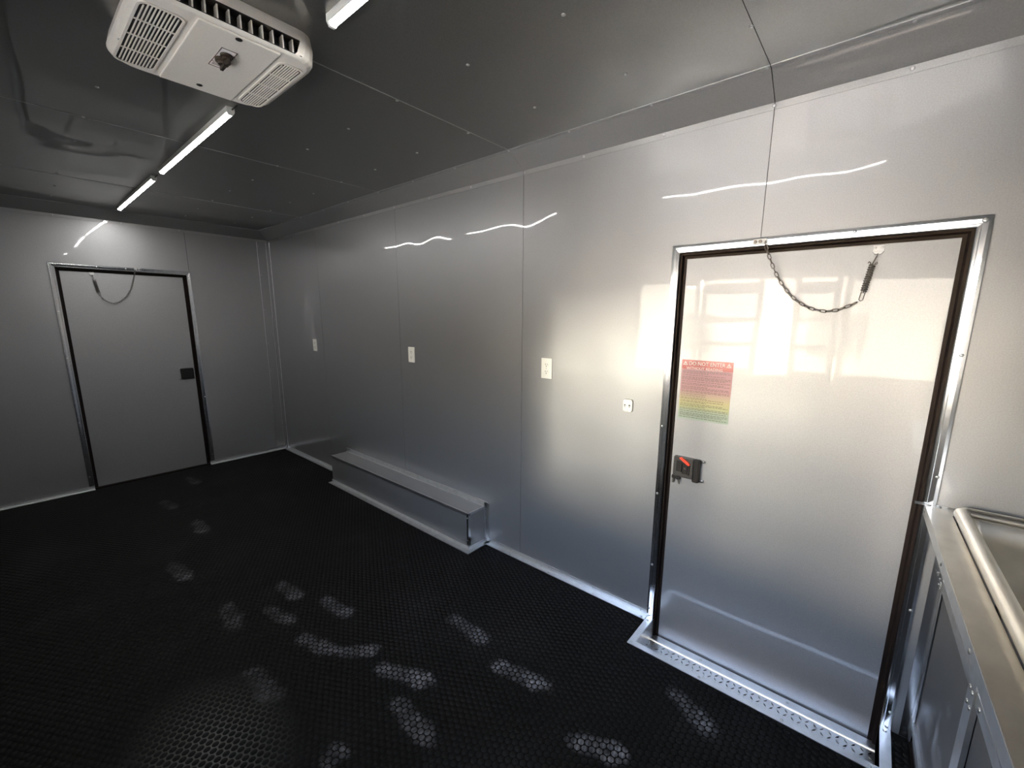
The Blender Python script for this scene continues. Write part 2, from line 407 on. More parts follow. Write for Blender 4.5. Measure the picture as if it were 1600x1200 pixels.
# ---- left wall with the serving window, back wall
wl = struct_root('wall_left')
wy0, wy1, wz0, wz1 = WIN
bm = bmesh.new()
for y0, y1, z0, z1 in ((YB, wy0, -.14, H+.05), (wy1, L+.05, -.14, H+.05), (wy0, wy1, -.14, wz0), (wy0, wy1, wz1, H+.05)):
    box(bm, XL-.05, XL-.004, y0, y1, z0, z1)
done('backing', bm, DARK, wl)
for y0, y1 in ((S4, L), (S3, S4), (wy1, S3)): plate('panel', rect(y0+g, y1-g, 0, H), LW, 0, -.004, PANEL, wl)
plate('panel', rect(YB, wy0, 0, H), LW, 0, -.004, PANEL, wl)
plate('panel', rect(wy0+g, wy1-g, 0, wz0), LW, 0, -.004, PANEL, wl)
plate('panel', rect(wy0+g, wy1-g, wz1, H), LW, 0, -.004, PANEL, wl)
wb = struct_root('wall_back')
plate('panel', rect(XL, 0, 0, H), BW, 0, -.004, PANEL, wb)
mkbox('backing', XL-.05, .05, YB-.05, YB-.004, -.14, H+.05, DARK, wb)
# ---- ceiling
ce = struct_root('ceiling')
mkbox('backing', XL-.05, .05, YB-.05, L+.05, H+.004, H+.06, DARK, ce)
ys = [YB, S1, S2, S3, S4, L]
for a, b in zip(ys, ys[1:]):
    plate('panel', rect(XL, 0, a+g, b-g), CE, 0, -.004, CEILM, ce)
for y in (S2, S3, S4): mkbox('seam_edge', XL, -.13, y-.0028, y+.0008, H-.0022, H, COVE, ce)
for x in (-.39, -.78, -1.57, -1.96):
    for k in range(14):
        y = .01 + .39*k
        if y > 4.75 or (-1.65 < x < -1.1 and 1.3 < y < 1.95): continue
        screw((x + random.uniform(-.01, .01), y + random.uniform(-.008, .008), H), 'C', ce, .0068)

# ---- cove trims: lip on the wall, slope, lip on the ceiling
CV = [(0, 2.243), (.003, 2.243), (.003, 2.266), (.110, 2.333), (.132, 2.333), (.132, 2.336), (0, 2.336)]   # (d, z)
t1 = struct_root('trim_1')
for a, b in ((S4+g, L-.003), (S2+g, S4-g), (S1+g, S2-g), (YB, S1-g)):
    extrude_profile('cove_strip', CV, a, b, lambda d, z, t: (-d, t, z), COVE, t1)
for y in (.02, .39, .795, 1.185, 1.55, 1.96, 2.35, 2.74, 3.14, 3.53, 3.93, 4.33, 4.7):
    screw((-.003, y, 2.256), 'R', t1, .0062); screw((-.121, y+.01, 2.333), 'C', t1, .0058)
t2 = struct_root('trim_2')
extrude_profile('cove_strip', CV, XL, -.003, lambda d, z, t: (t, L - d, z), COVE, t2)
for x in (-.35, -.75, -1.15, -1.55, -1.95): screw((x, L-.003, 2.256), 'F', t2, .006)
t6 = struct_root('trim_6')
extrude_profile('cove_strip', CV, YB, L-.003, lambda d, z, t: (XL + d, t, z), COVE, t6)
# ---- corner trim
t3 = struct_root('trim_3')
plate('corner_strip', rect(-.104, -.018, .03, 2.243), FW, .003, 0, PANEL, t3)
plate('corner_strip', rect(L-.05, L-.003, .03, 2.243), RW, .003, 0, PANEL, t3)
extrude_profile('corner_bead', [(-.020, 0), (-.020, .008), (-.012, .018), (0, .018), (0, 0)], .03, 2.243, lambda a, b, t: (a, L - b, t), PANEL, t3)
for x in (-.105, -.0205):
    extrude_profile('edge_bead', [(x-.0018, 0), (x-.0018, .004), (x, .006), (x+.0018, .004), (x+.0018, 0)], .03, 2.243, lambda a, b, t: (a, L - b, t), ALUB, t3)
extrude_profile('edge_bead', [(L-.052, 0), (L-.052, .004), (L-.050, .006), (L-.048, .004), (L-.048, 0)], .03, 2.243, lambda a, b, t: (-b, a, t), ALUB, t3)
for z in (.1, .5, .9, 1.2, 1.553, 1.91, 2.2): screw((-.092, L-.003, z), 'F', t3, .005)
# ---- baseboards: aluminium angle, one leg on the wall and one on the floor
ANG = [(0, .003), (0, .034), (.003, .034), (.003, .006), (.036, .006), (.036, .003)]   # (d, z)
br = struct_root('baseboard_right')
for a, b in ((3.66, L-.036), (.722, 1.845)):
    extrude_profile('angle', ANG, a, b, lambda d, z, t: (-d, t, z), ALUB, br)
for y in (.74, 1.02, 1.32, 1.62, 3.75, 4.1, 4.5, 4.9):
    screw((-.024, y, .006), 'U', br, .0055); screw((-.003, y+.015, .024), 'R', br, .005)
bf = struct_root('baseboard_far')
for a, b in ((XL, -1.592), (-.742, -.003)):
    extrude_profile('angle', ANG, a, b, lambda d, z, t: (t, L - d, z), ALUB, bf)
bl = struct_root('baseboard_left')
extrude_profile('angle', ANG, YB, L-.04, lambda d, z, t: (XL + d, t, z), ALUB, bl)

# ---- doors ------------------------------------------------------
PROF = [(0, -.03), (0, .003), (.003, .0045), (.0085, .0052), (.009, .003), (.0098, .003), (.0103, .0054), (.0225, .0080),
        (.023, .0055), (.0238, .0055), (.0243, .0080), (.031, .0080), (.034, .003), (.034, -.0), (.01, -.0), (.01, -.03)]
def frame_rails(fr, s0, s1, zt, zb, parent, Wd=.034):
    k = Wd/.034
    P = [(w*k, d) for w, d in PROF]
    extrude_profile('frame_rail', P, zb, lambda w, d: zt + w, lambda w, d, t: fr(s0 - w, t, d), ALU, parent)
    extrude_profile('frame_rail', P, zb, lambda w, d: zt + w, lambda w, d, t: fr(s1 + w, t, d), ALU, parent)
    extrude_profile('frame_rail', P, lambda w, d: s0 - w, lambda w, d: s1 + w, lambda w, d, t: fr(t, zt + w, d), ALU, parent)
def seal_ring(fr, o, i, dout, din, zb, parent):
    """o, i = (s0, s1, zt) outer at depth dout and inner lip at depth din; a rubber bead round the leaf"""
    prof = [(0, dout), (0, dout-.004), (.35, dout-.004), (.55, din+.004), (1, din+.004), (1, din), (0, din)]
    mixv = lambda a, b, w: a + (b - a)*w
    extrude_profile('door_seal', prof, zb, lambda w, d: mixv(o[2], i[2], w), lambda w, d, t: fr(mixv(o[0], i[0], w), t, d), SEAL, parent)
    extrude_profile('door_seal', prof, zb, lambda w, d: mixv(o[2], i[2], w), lambda w, d, t: fr(mixv(o[1], i[1], w), t, d), SEAL, parent)
    extrude_profile('door_seal', prof, lambda w, d: mixv(o[0], i[0], w), lambda w, d: mixv(o[1], i[1], w), lambda w, d, t: fr(t, mixv(o[2], i[2], w), d), SEAL, parent)
# near door (right wall)
d1 = struct_root('door_1', (0, .25, 0))
frame_rails(RW, DY0, DY1, DZ, -.0, d1)
leaf = plate('door_leaf', rect(DY0+.004, DY1-.004, -.112, DZ-.004), RW, -.03, -.06, LEAFM, d1)
seal_ring(RW, (DY0, DY1, DZ), (-.161, .669, 1.747), -.004, -.030, -.10, d1)
for y, z in ((.704, 1.787), (-.2, 1.787), (.103, 1.790), (.712, 1.39), (.712, 1.005), (.712, .674), (.712, .30), (-.206, 1.39), (-.206, .991), (-.206, .5), (-.206, .08), (.712, .06)):
    screw((-.0082, y, z), 'R', d1, .0075 if z > 1.78 and abs(y-.25) > .4 else .0058)
mkbox('light_blocker', .062, .07, DY0-.1, DY1+.1, -.2, DZ+.1, DARK, d1)  # unseen sheet added behind the leaf to block daylight leaks
# far door
d2 = struct_root('door_2', (-1.165, L, 0))
frame_rails(FW, -1.592, -.738, 1.860, .036, d2, .036)
leaf2 = plate('door_leaf', rect(-1.588, -.742, -.03, 1.856), FW, -.03, -.06, LEAFM, d2)
seal_ring(FW, (-1.592, -.738, 1.860), (-1.567, -.765, 1.838), -.002, -.030, 0.006, d2)
mkbox('sill', -1.592, -.738, L-.002, L+.029, -.06, .010, SEAL, d2)
mkbox('light_blocker', -1.7, -.63, L+.062, L+.07, -.1, 2.0, DARK, d2)  # added out of sight behind the far door against leaking light
for x, z in ((-1.612, 1.88), (-.720, 1.88), (-1.165, 1.884), (-1.348, 1.884), (-1.612, 1.514), (-1.612, 1.143), (-.718, 1.447), (-.718, 1.233), (-1.612, .6), (-.718, .7), (-1.612, .12), (-.718, .1)):
    screw((x, L-.0082, z), 'F', d2, .0062)
# ---- threshold well: sides, diamond plate, sill bar, floor flange
t4 = struct_root('trim_4')
mkbox('well_side', WELL_X, .03, DY1-.001, DY1+.003, -.115, .001, ALUB, t4)
mkbox('well_side', WELL_X, .03, DY0-.003, DY0, -.115, .0, ALU, t4)
mkbox('well_riser', WELL_X-.003, WELL_X, DY0, DY1, -.115, .0, ALU, t4)
dp = mkbox('diamond_plate', WELL_X, -.026, DY0, DY1, -.112, WELL_Z, ALUB, t4)
bm = bmesh.new()
for i in range(36):
    for j in range(8):
        y = DY0 + .014 + i*.0245; x = WELL_X + .014 + j*.0245; a = R(38 if (i + j) % 2 else -38)
        if x > -.03: continue
        c, s = math.cos(a), math.sin(a); hl, hw, h = .0115, .0036, .003
        P = [(hl, 0, 0), (0, hw, 0), (-hl, 0, 0), (0, -hw, 0), (hl*.55, 0, h), (-hl*.55, 0, h)]
        v = [bm.verts.new((x + p*c - q*s, y + p*s + q*c, WELL_Z + r)) for p, q, r in P]
        for f in ((0, 1, 4), (1, 2, 5), (1, 5, 4), (2, 3, 5), (3, 0, 4), (3, 4, 5)): bm.faces.new([v[k] for k in f])
done('tread_lozenges', bm, ALU, t4, kind='stuff')
extrude_profile('sill_bar', [(-.020, -.115), (-.020, -.097), (-.017, -.094), (.020, -.094), (.023, -.097), (.023, -.115)], DY0, DY1, lambda x, z, t: (x, t, z), ALUB, t4)
mkbox('sill_seal', .0235, .036, DY0, DY1, -.115, -.103, SEAL, t4)
for y in (.45, .1): screw((.0, y, -.094), 'U', t4, .006)
XO = -.232
WI = -.203
plate('floor_flange', [(XO, DY1+.030), (0, DY1+.030), (0, DY1), (WI, DY1)], FL, .002, .005, ALUB, t4)
plate('floor_flange', [(XO, DY1+.030), (WI, DY1), (WI, DY0), (XO, DY0-.032)], FL, .002, .005, ALUB, t4)
plate('floor_flange', [(XO, DY0-.032), (WI, DY0), (0, DY0), (0, DY0-.032)], FL, .002, .005, ALUB, t4)
for x, y in ((-.028, .707), (-.217, .705), (-.218, .40), (-.218, .098), (-.218, -.16), (-.02, -.2)):
    screw((x, y, .005), 'U', t4, .006)

# ---- serving window in the left wall
w1 = struct_root('window_1', (XL, .7, wz0))
ft = .04
bm = bmesh.new()
box(bm, XL-.05, XL+.006, wy0, wy1, wz0-.0, wz0+ft); box(bm, XL-.05, XL+.006, wy0, wy1, wz1-ft, wz1)
box(bm, XL-.05, XL+.006, wy0, wy0+ft, wz0, wz1); box(bm, XL-.05, XL+.006, wy1-ft, wy1, wz0, wz1)
done('window_frame', bm, ALU, w1)
sash = [(wy0+ft, .24), (.26, .58), (.83, 1.33), (1.35, wy1-ft)]
for a, b in sash:
    bm = bmesh.new()
    box(bm, XL-.035, XL-.015, a, a+.045, wz0+ft, wz1-ft); box(bm, XL-.035, XL-.015, b-.045, b, wz0+ft, wz1-ft)
    for z in ((wz0+ft, wz0+.29, wz0+.52, wz1-ft-.13) if .2 < a < 1.3 else (wz0+ft, wz1-ft-.045)): box(bm, XL-.033, XL-.017, a, b, z, z+(.10 if z > 1.6 else .045))
    o = done('sash', bm, SASH, w1)
    bm = bmesh.new(); box(bm, XL-.027, XL-.023, a+.03, b-.03, wz0+ft+.03, wz1-ft-.03)
    p = done('pane', bm, GLASS); p.parent = o

# ---- outdoors
gr = mkbox('ground', -150, 60, -120, 120, -.75, -.6, CONC); gr['kind'] = 'structure'
bd = struct_root('building', (-16, 0, -.6))   # facade across the yard, seen only mirrored in the door and walls
mkbox('wall', -20, -16, -14, 16, -.6, 4.6, STUC, bd)
mkbox('roof', -20.2, -15.8, -14.2, 16.2, 4.6, 4.8, CONC, bd)
for y in (-9, -4, .3, 5, 10):
    for z0, z1 in ((.3, 1.7), (3.05, 4.4)):
        mkbox('window', -16.02, -15.9, y, y+1.5, z0, z1, BPL2, bd)
# ================================================================== THINGS
# ---- tube lights along the ceiling
def tube_light(y0, y1, label):
    x = -1.192; zc = H
    t = thing('tube_light', label, 'ceiling light', (x, (y0+y1)/2, zc), 'tube lights along the ceiling')
    CEc = lambda a, b, tt: (x + a, tt, zc - b)
    extrude_profile('housing', [(-.0145, 0), (.0145, 0), (.0145, .0205), (.0125, .0215), (-.0125, .0215), (-.0145, .0205)], y0, y1, CEc, WPL, t)
    pr = [(.0125*math.cos(R(a)),   .0216 + .0022*math.sin(R(a))) for a in range(180, -1, -30)]
    extrude_profile('diffuser', pr, y0+.006, y1-.006, CEc, LED, t)
    for e0, e1 in ((y0-.004, y0+.006), (y1-.006, y1+.004)):
        extrude_profile('end_cap', [(-.015, 0), (.015, 0), (.015, .018), (.008, .030), (-.008, .030), (-.015, .018)], e0, e1, CEc, WPL, t)
    bm = bmesh.new(); tube(bm, [(x+.006, y0-.004, zc-.008), (x+.006, y0-.03, zc-.008), (x+.012, y0-.045, zc-.002)], .003, 6)
    done('cord', bm, BPL2, t)
    return t
tube_light(3.523, 4.718, 'white tube light on the ceiling nearest the far door')
tube_light(2.146, 3.321, 'white tube light on the ceiling just beyond the air conditioner')
tube_light(.10, 1.299, 'white tube light on the ceiling at the top edge, this side of the air conditioner')

# ---- ceiling air conditioner
ac = thing('air_conditioner', 'off-white ceiling air conditioner with black grilles and a control knob', 'air conditioner', (-1.39, 1.63, H))
rings = [(-1.590, -1.175, 1.430, 1.840, H-.0005, .05), (-1.604, -1.170, 1.420, 1.852, 2.300, .06), (-1.614, -1.176, 1.408, 1.864, 2.262, .07),
         (-1.611, -1.182, 1.408, 1.862, 2.252, .07), (-1.600, -1.194, 1.416, 1.852, 2.2455, .065)]
bm = bmesh.new(); RG = []
NC = 5
for x0, x1, y0, y1, z, r in rings:
    pts = []
    for cx, cy, a0 in ((x1-r, y1-r, 0), (x0+r, y1-r, 90), (x0+r, y0+r, 180), (x1-r, y0+r, 270)):
        for i in range(NC+1):
            a = R(a0 + 90*i/NC); pts.append((cx + r*math.cos(a), cy + r*math.sin(a), z))
    RG.append([bm.verts.new(p) for p in pts])
n = len(RG[0])
slot_edge = 2*(NC+1) + NC                 # straight run on the side facing the camera (low y)
for li, (A, B) in enumerate(zip(RG, RG[1:])):
    for k in range(n):
        if li in (1, 2) and k == slot_edge: continue
        bm.faces.new((A[k], A[(k+1) % n], B[(k+1) % n], B[k]))
bm.faces.new(RG[-1])
done('housing', bm, ACW, ac, smooth=False, bevel=.003, seg=2)
# louvre opening on the near side with upright fins
bm = bmesh.new()
box(bm, -1.548, -1.232, 1.452, 1.456, 2.256, 2.298); box(bm, -1.548, -1.232, 1.41, 1.456, 2.2535, 2.2555); box(bm, -1.548, -1.232, 1.42, 1.456, 2.299, 2.301)
done('duct', bm, BPL, ac)
for k in range(11):
    x = -1.525 + k*.0272; lean = .004
    plate('fin', [(1.416, 2.256), (1.428, 2.299), (1.450, 2.299), (1.440, 2.256)], lambda s, z, d, x=x: (x + d + (z-2.28)*.12, s, z), 0, .0035, ACW, ac)
# raised centre panel with label, knob and two screws
zb = 2.2455
bm = bmesh.new(); prism(bm, rect(-1.487, -1.287, 1.424, 1.845), FL, zb+.001, zb-.005)
cp = done('control_panel', bm, ACW, ac, bevel=.0025)
zp = zb-.005
lab = plate('label_plate', rect(-1.411, -1.370, 1.511, 1.637), FL, zp, zp-.0006, WHT, ac)
bm = bmesh.new()
for s0, s1, z0, z1 in ((-1.411, -1.370, 1.511, 1.514), (-1.411, -1.370, 1.634, 1.637), (-1.411, -1.4085, 1.511, 1.637), (-1.3725, -1.370, 1.511, 1.637), (-1.411, -1.37, 1.605, 1.6065)):
    box(bm, s0, s1, z0, z1, zp-.0006, zp-.0012)
for k in range(3): box(bm, -1.405, -1.378, 1.612+k*.006, 1.614+k*.006, zp-.0006, zp-.0011)
done('label_print', bm, INK, lab)
for cy, r, hh in ((1.578, .020, .016), (1.545, .016, .012)):
    bm = bmesh.new(); prism(bm, circle(-1.3895, cy, r, 20), FL, zp-.0006, zp-.0006-hh*.5)
    prism(bm, circle(-1.3895, cy, r*.7, 16), FL, zp-hh*.5, zp-hh)
    box(bm, -1.3895-r*.22, -1.3895+r*.22, cy-r*.95, cy+r*.95, zp-hh, zp-hh-.009)
    done('knob', bm, BPL, ac, bevel=.0015)
for y in (1.437, 1.803):
    bm = bmesh.new(); prism(bm, circle(-1.391, y, .0085, 14), FL, zp, zp-.0012); prism(bm, circle(-1.391, y, .0045, 10), FL, zp-.0012, zp-.003)
    done('screw_well', bm, BPL, ac)
def grille(x0, x1, y0, y1, nsl, gap, rows, nm):
    bm = bmesh.new(); prism(bm, rrect(x0, x1, y0, y1, .018), FL, zb-.0004, zb-.0010)
    done('filter', bm, BPL, ac)
    bm = bmesh.new(); o = rrect(x0-.006, x1+.006, y0-.006, y1+.006, .022); i = rrect(x0, x1, y0, y1, .018); m = len(o)
    lev = [[bm.verts.new((p[0], p[1], z)) for p in q] for q, z in ((o, zb), (o, zb-.0035), (i, zb-.0035), (i, zb-.0006))]
    for A, B in zip(lev, lev[1:]):
        for k in range(m): bm.faces.new((A[k], A[(k+1) % m], B[(k+1) % m], B[k]))
    done('grille_rim', bm, ACW, ac)
    p = (x1-x0)/nsl
    for k in range(1, nsl):
        x = x0 + k*p; c = .012 if k in (1, nsl-1) else .0005
        mkbox('slat', x-p*gap/2, x+p*gap/2, y0+c, y1-c, zb-.0008, zb-.0030, ACW, ac)
    for r in range(1, rows):
        y = y0 + r*(y1-y0)/rows
        mkbox('crossbar', x0, x1, y-.0022, y+.0022, zb-.0008, zb-.0033, ACW, ac)
grille(-1.594, -1.508, 1.46, 1.822, 11, .36, 4, 'l')
grille(-1.268, -1.206, 1.468, 1.826, 9, .45, 4, 'r')
for p in ((-1.2, 1.52), (-1.2, 1.76), (-1.602, 1.7)):
    screw((*p, zb), 'C', ac, .004)

# ---- sheet-metal box along the foot of the wall
bx = thing('floor_box', 'long low sheet-metal box with riveted edges against the foot of the right wall', 'box', (-.08, 2.76, 0))
X1, Y0, Y1, ZT = -.158, 1.862, 3.645, .252
mkbox('front_panel', X1, X1+.003, Y0+.003, Y1, .006, ZT-.001, PANEL, bx)
mkbox('top_panel', X1-.001, -.0005, Y0, Y1+.001, ZT-.001, ZT+.002, PANEL, bx)
mkbox('end_panel', X1+.003, -.0005, Y0, Y0+.003, .006, ZT-.001, PANEL, bx)
mkbox('end_panel', X1+.003, -.0005, Y1-.003, Y1, .006, ZT-.001, PANEL, bx)
extrude_profile('floor_flange', [(-X1, .002), (-X1, .028), (-X1+.003, .028), (-X1+.003, .006), (.198, .006), (.198, .002)], lambda d, z: Y0-(.036 if d > .17 else .003), Y1+.01, lambda d, z, t: (-d, t, z), ALUB, bx)
extrude_profile('floor_flange', [(0, .002), (0, .024), (.003, .024), (.003, .006), (.036, .006), (.036, .002)], lambda d, z: X1-(.04 if d > .01 else .003), -.002, lambda d, z, t: (t, Y0-d, z), ALUB, bx)
extrude_profile('wall_flange', [(.0005, ZT+.002), (.0005, ZT+.038), (.0035, ZT+.036), (.0035, ZT+.005), (.012, ZT+.005), (.012, ZT+.002)], Y0-.02, Y1+.006, lambda d, z, t: (-d, t, z), ALUB, bx)
extrude_profile('wall_flange', [(.0005, 0), (.0005, .034), (.0035, .034), (.0035, .003), (.014, .003), (.014, 0)], .03, ZT+.03, lambda d, b, t: (-d, Y0-b, t), ALUB, bx)
extrude_profile('corner_angle', [(-.003, -.003), (.017, -.003), (.017, -.0005), (-.0005, -.0005), (-.0005, .012), (-.003, .012)], .03, ZT+.001, lambda a, b, t: (X1+a, Y0+b, t), ALU, bx)
extrude_profile('edge_angle', [(-.003, -.014), (-.003, .004), (.010, .004), (.010, .0015), (-.0005, .0015), (-.0005, -.014)], Y0, Y1+.002, lambda a, b, t: (X1+a, t, ZT+b), ALUB, bx)
extrude_profile('edge_angle', [(-.003, -.010), (-.003, .004), (.010, .004), (.010, .0015), (-.0005, .0015), (-.0005, -.010)], X1, -.004, lambda a, b, t: (t, Y0+a, ZT+b), ALUB, bx)
for y in (3.34, 3.048, 2.76, 2.462, 2.161, 1.875): screw((-.0035, y, ZT+.022), 'R', bx, .0058)
for y in (3.327, 3.046, 2.756, 2.456, 2.168): screw((-.181, y, .006), 'U', bx, .0058)
for z in (.07, .225): screw((X1-.003, Y0+.006, z), 'R', bx, .005)
screw((X1-.002, Y1-.012, .232), 'R', bx, .005); screw((-.02, Y1-.02, ZT+.002), 'U', bx, .005); screw((-.05, Y0+.006, ZT+.004), 'U', bx, .0045)
screw((-.003, Y0-.024, .06), 'R', bx, .005); screw((-.003, Y0-.024, ZT+.03), 'R', bx, .005)

# ---- sink counter by the near door; its front runs slightly askew of the wall
SKEW = .026
def sk(o):
    for v in o.data.vertices: v.co.y += SKEW*v.co.x
    return o
ct = thing('sink_counter', 'grey panelled counter with a metal top and riveted angle frame right of the near door', 'counter', (-.75, -.55, 0))
ZC = .891
sb = lambda nm, *a, **k: sk(mkbox(nm, *a[:6], a[6], ct, **k))
XE = -1.52
sb('countertop', XE, -.0035, -.248, -.19, ZC-.003, ZC, STEEL)
sb('countertop', -.066, -.0035, YB+.1, -.248, ZC-.003, ZC, STEEL)
sb('countertop', XE, -1.40, YB+.1, -.248, ZC-.003, ZC, STEEL)
sb('countertop', -1.40, -.066, YB+.1, YB+.16, ZC-.003, ZC, STEEL)
sb('front_lip', XE, -.0035, -.1935, -.1895, ZC-.036, ZC-.0032, ALUB)
sb('wall_strip', -.0065, -.0035, YB+.1, -.165, ZC-.004, ZC+.006, ALU)
for z0, z1, nm in ((.62, .655, 'top_rail'), (.07, .10, 'bottom_rail')):
    sb(nm, XE, -.0035, -.272, -.262, z0, z1, ALUB)
sb('wall_angle', -.034, -.0035, -.266, -.262, .006, ZC-.004, ALUB)
sb('wall_angle', -.0065, -.0035, -.262, -.238, .006, ZC-.004, ALU)
for x0 in (-.585, -1.17): sb('post', x0, x0+.058, -.268, -.258, .006, ZC-.06, ALUB)
for x0, x1 in ((-.527, -.034), (-1.112, -.585), (XE, -1.17)):
    sb('front_panel', x0, x1, -.276, -.270, .02, ZC-.004, CAB)
sb('side_panel', XE, XE+.004, YB+.1, -.27, .006, ZC-.004, CAB)
sb('toe_seal', XE, -.0035, -.280, -.262, .004, .02, SEAL)
for x, y, z, nn in ((-.02, -.262, .615, 'B'), (-.02, -.262, .635, 'B'), (-.05, -.258, .64, 'B'), (-.018, -.262, .1, 'B'), (-.545, -.258, .64, 'B'), (-.57, -.258, .64, 'B'), (-.545, -.258, .60, 'B'), (-.57, -.258, .60, 'B'), (-.62, -.262, .638, 'B'), (-.555, -.258, .15, 'B')):
    screw((x, y + SKEW*x, z), nn, ct, .006)
for x in (-.035, -.42, -.8, -1.2): screw((x, -.19 + SKEW*x, ZC-.02 if x < -.1 else ZC-.014), 'B', ct, .006)
for y in (-.2, -.225): screw((-.012, y, ZC), 'U', ct, .005)
# sink set into the top: rolled rim, three bowls
sk_t = thing('sink', 'stainless steel sink with a thick rolled rim set in the counter top', 'sink', (-.73, -.55, ZC))
RX0, RX1, RY0, RY1 = -1.395, -.072, -.785, -.262
bm = bmesh.new()
pr = rrect(RX0, RX1, RY0, RY1, .022, 4)
tube(bm, [(x, y, ZC+.0195) for x, y in pr], .0178, 10, closed=True)
o = sk(done('rolled_rim', bm, STEEL, sk_t, smooth=True))
bowls = [(-.765, -.094), (-1.345, -.805)]
bm = bmesh.new()
ox = rect(RX0, RX1, RY0, RY1)
xs = [RX0] + [v for b in sorted(bowls) for v in b] + [RX1]
for k in range(len(xs)-1):
    a, b = xs[k], xs[k+1]
    if (a, b) in bowls:
        box(bm, a, b, RY0, -.735, ZC+.012, ZC+.015); box(bm, a, b, -.283, RY1, ZC+.012, ZC+.015)
    else: box(bm, a, b, RY0, RY1, ZC+.012, ZC+.015)
sk(done('deck', bm, STEEL, sk_t))
for a, b in bowls:
    bm = bmesh.new(); lev = []
    for (x0, x1, y0, y1, z, r) in ((a-.004, b+.004, -.739, -.279, ZC+.016, .02), (a, b, -.735, -.283, ZC+.012, .02), (a+.004, b-.004, -.731, -.287, ZC-.05, .03), (a+.012, b-.012, -.723, -.297, .56, .04), (a+.03, b-.03, -.705, -.315, .535, .04)):
        lev.append([bm.verts.new((x, y, z)) for x, y in rrect(x0, x1, y0, y1, r, 4)])
    m = len(lev[0])
    for A, B in zip(lev, lev[1:]):
        for k in range(m): bm.faces.new((A[k], A[(k+1) % m], B[(k+1) % m], B[k]))
    bm.faces.new(lev[-1])
    sk(done('bowl', bm, STEEL, sk_t, smooth=True))
    bm = bmesh.new(); prism(bm, circle((a+b)/2, -.52, .042, 16), FL, .535, .538); prism(bm, circle((a+b)/2, -.52, .028, 12), FL, .538, .54)
    sk(done('drain', bm, ZINC, sk_t))

# ---- outlets
def outlet(yc, label):
    t = thing('outlet', label, 'outlet', (0, yc, 1.218), 'wall outlets on the right wall')
    zc = 1.218; hw, hh = .0358, .0565
    bm = bmesh.new(); prism(bm, rect(yc-hw, yc+hw, zc-hh, zc+hh), RW, .0004, .0058); done('cover_plate', bm, WPL, t, bevel=.0018)
    for dz in (-.0195, .0195):
        bm = bmesh.new()
        P = [(yc + .0165*math.cos(R(a)), zc + dz + max(-.0125, min(.0125, .0165*math.sin(R(a))))) for a in range(0, 360, 20)]
        prism(bm, P, RW, .0055, .0075); r = done('receptacle', bm, WPL, t)
        bm = bmesh.new()
        for s in (-.0062, .0062): box(bm, -.0081, -.0074, yc+s-.0011, yc+s+.0011, zc+dz-.001, zc+dz+.0075)
        prism(bm, circle(yc, zc+dz-.0075, .0027, 8), RW, .0074, .0081)
        q = done('slots', bm, BPL, r)
    screw((-.0058, yc, zc), 'R', t, .003)
    return t
outlet(4.122, 'white wall outlet nearest the far corner of the room')
outlet(2.604, 'white wall outlet on the right wall above the long floor box')
outlet(1.379, 'white wall outlet on the right wall nearest the near door')
jp = thing('jack_plate', 'small rounded white plate with two dark jacks left of the near door', 'outlet', (0, .8875, 1.077))
bm = bmesh.new(); prism(bm, rrect(.862, .913, 1.045, 1.109, .012), RW, .0003, .0022); done('outline_plate', bm, BPL2, jp)  # thin dark plate that draws the outline round the cover
bm = bmesh.new(); prism(bm, rrect(.8635, .9115, 1.0465, 1.1075, .011), RW, .0022, .0085); done('cover_plate', bm, WPL, jp, bevel=.0015)
for y, rr in ((.901, .0055), (.877, .0065)):
    bm = bmesh.new(); prism(bm, circle(y, 1.077, rr*1.5, 14), RW, .0085, .0105); j = done('jack', bm, WPL, jp)
    bm = bmesh.new(); prism(bm, circle(y, 1.079, rr*.75, 10), RW, .0105, .0112); box(bm, -.0112, -.0105, y-.002, y+.002, 1.068, 1.072); done('socket', bm, BPL2, j)
for z in (1.053, 1.101): screw((-.0085, .888, z), 'R', jp, .0028)

# ---- warning sticker on the near door
LX = .03                                           # door leaf face
st = thing('warning_sticker', 'red, yellow and green warning sticker reading DO NOT ENTER on the near door', 'sticker', (LX, .55, 1.18))
def sticker_mat():
    m, n, b = nodes_of('sticker_print')
    t = n.nodes.new('ShaderNodeTexCoord'); s = n.nodes.new('ShaderNodeSeparateXYZ'); mr = n.nodes.new('ShaderNodeMapRange')
    mr.inputs['From Min'].default_value = 1.049; mr.inputs['From Max'].default_value = 1.316
    c = n.nodes.new('ShaderNodeValToRGB'); el = c.color_ramp.elements
    el[0].position = 0; el[0].color = (.34, .42, .33, 1); el[1].position = 1; el[1].color = (.42, .06, .06, 1)
    for p, col in ((.14, (.36, .43, .33)), (.22, (.47, .47, .24)), (.32, (.52, .46, .24)), (.42, (.50, .36, .27)), (.50, (.50, .27, .28)), (.80, (.48, .24, .27)), (.845, (.48, .24, .27)), (.85, (.42, .06, .06))):
        e = el.new(p); e.color = (*col, 1)
    n.links.new(t.outputs['Object'], s.inputs[0]); n.links.new(s.outputs['Z'], mr.inputs['Value']); n.links.new(mr.outputs[0], c.inputs[0])
    n.links.new(c.outputs[0], b.inputs['Base Color']); b.inputs['Roughness'].default_value = .35
    b.inputs['Coat Weight'].default_value = .8; b.inputs['Coat Roughness'].default_value = .12
    return m
SY0, SY1, SZ0, SZ1 = .444, .656, 1.049, 1.316
plate('sheet', rect(SY0, SY1, SZ0, SZ1), RW, -LX+.0002, -LX+.0007, sticker_mat(), st)
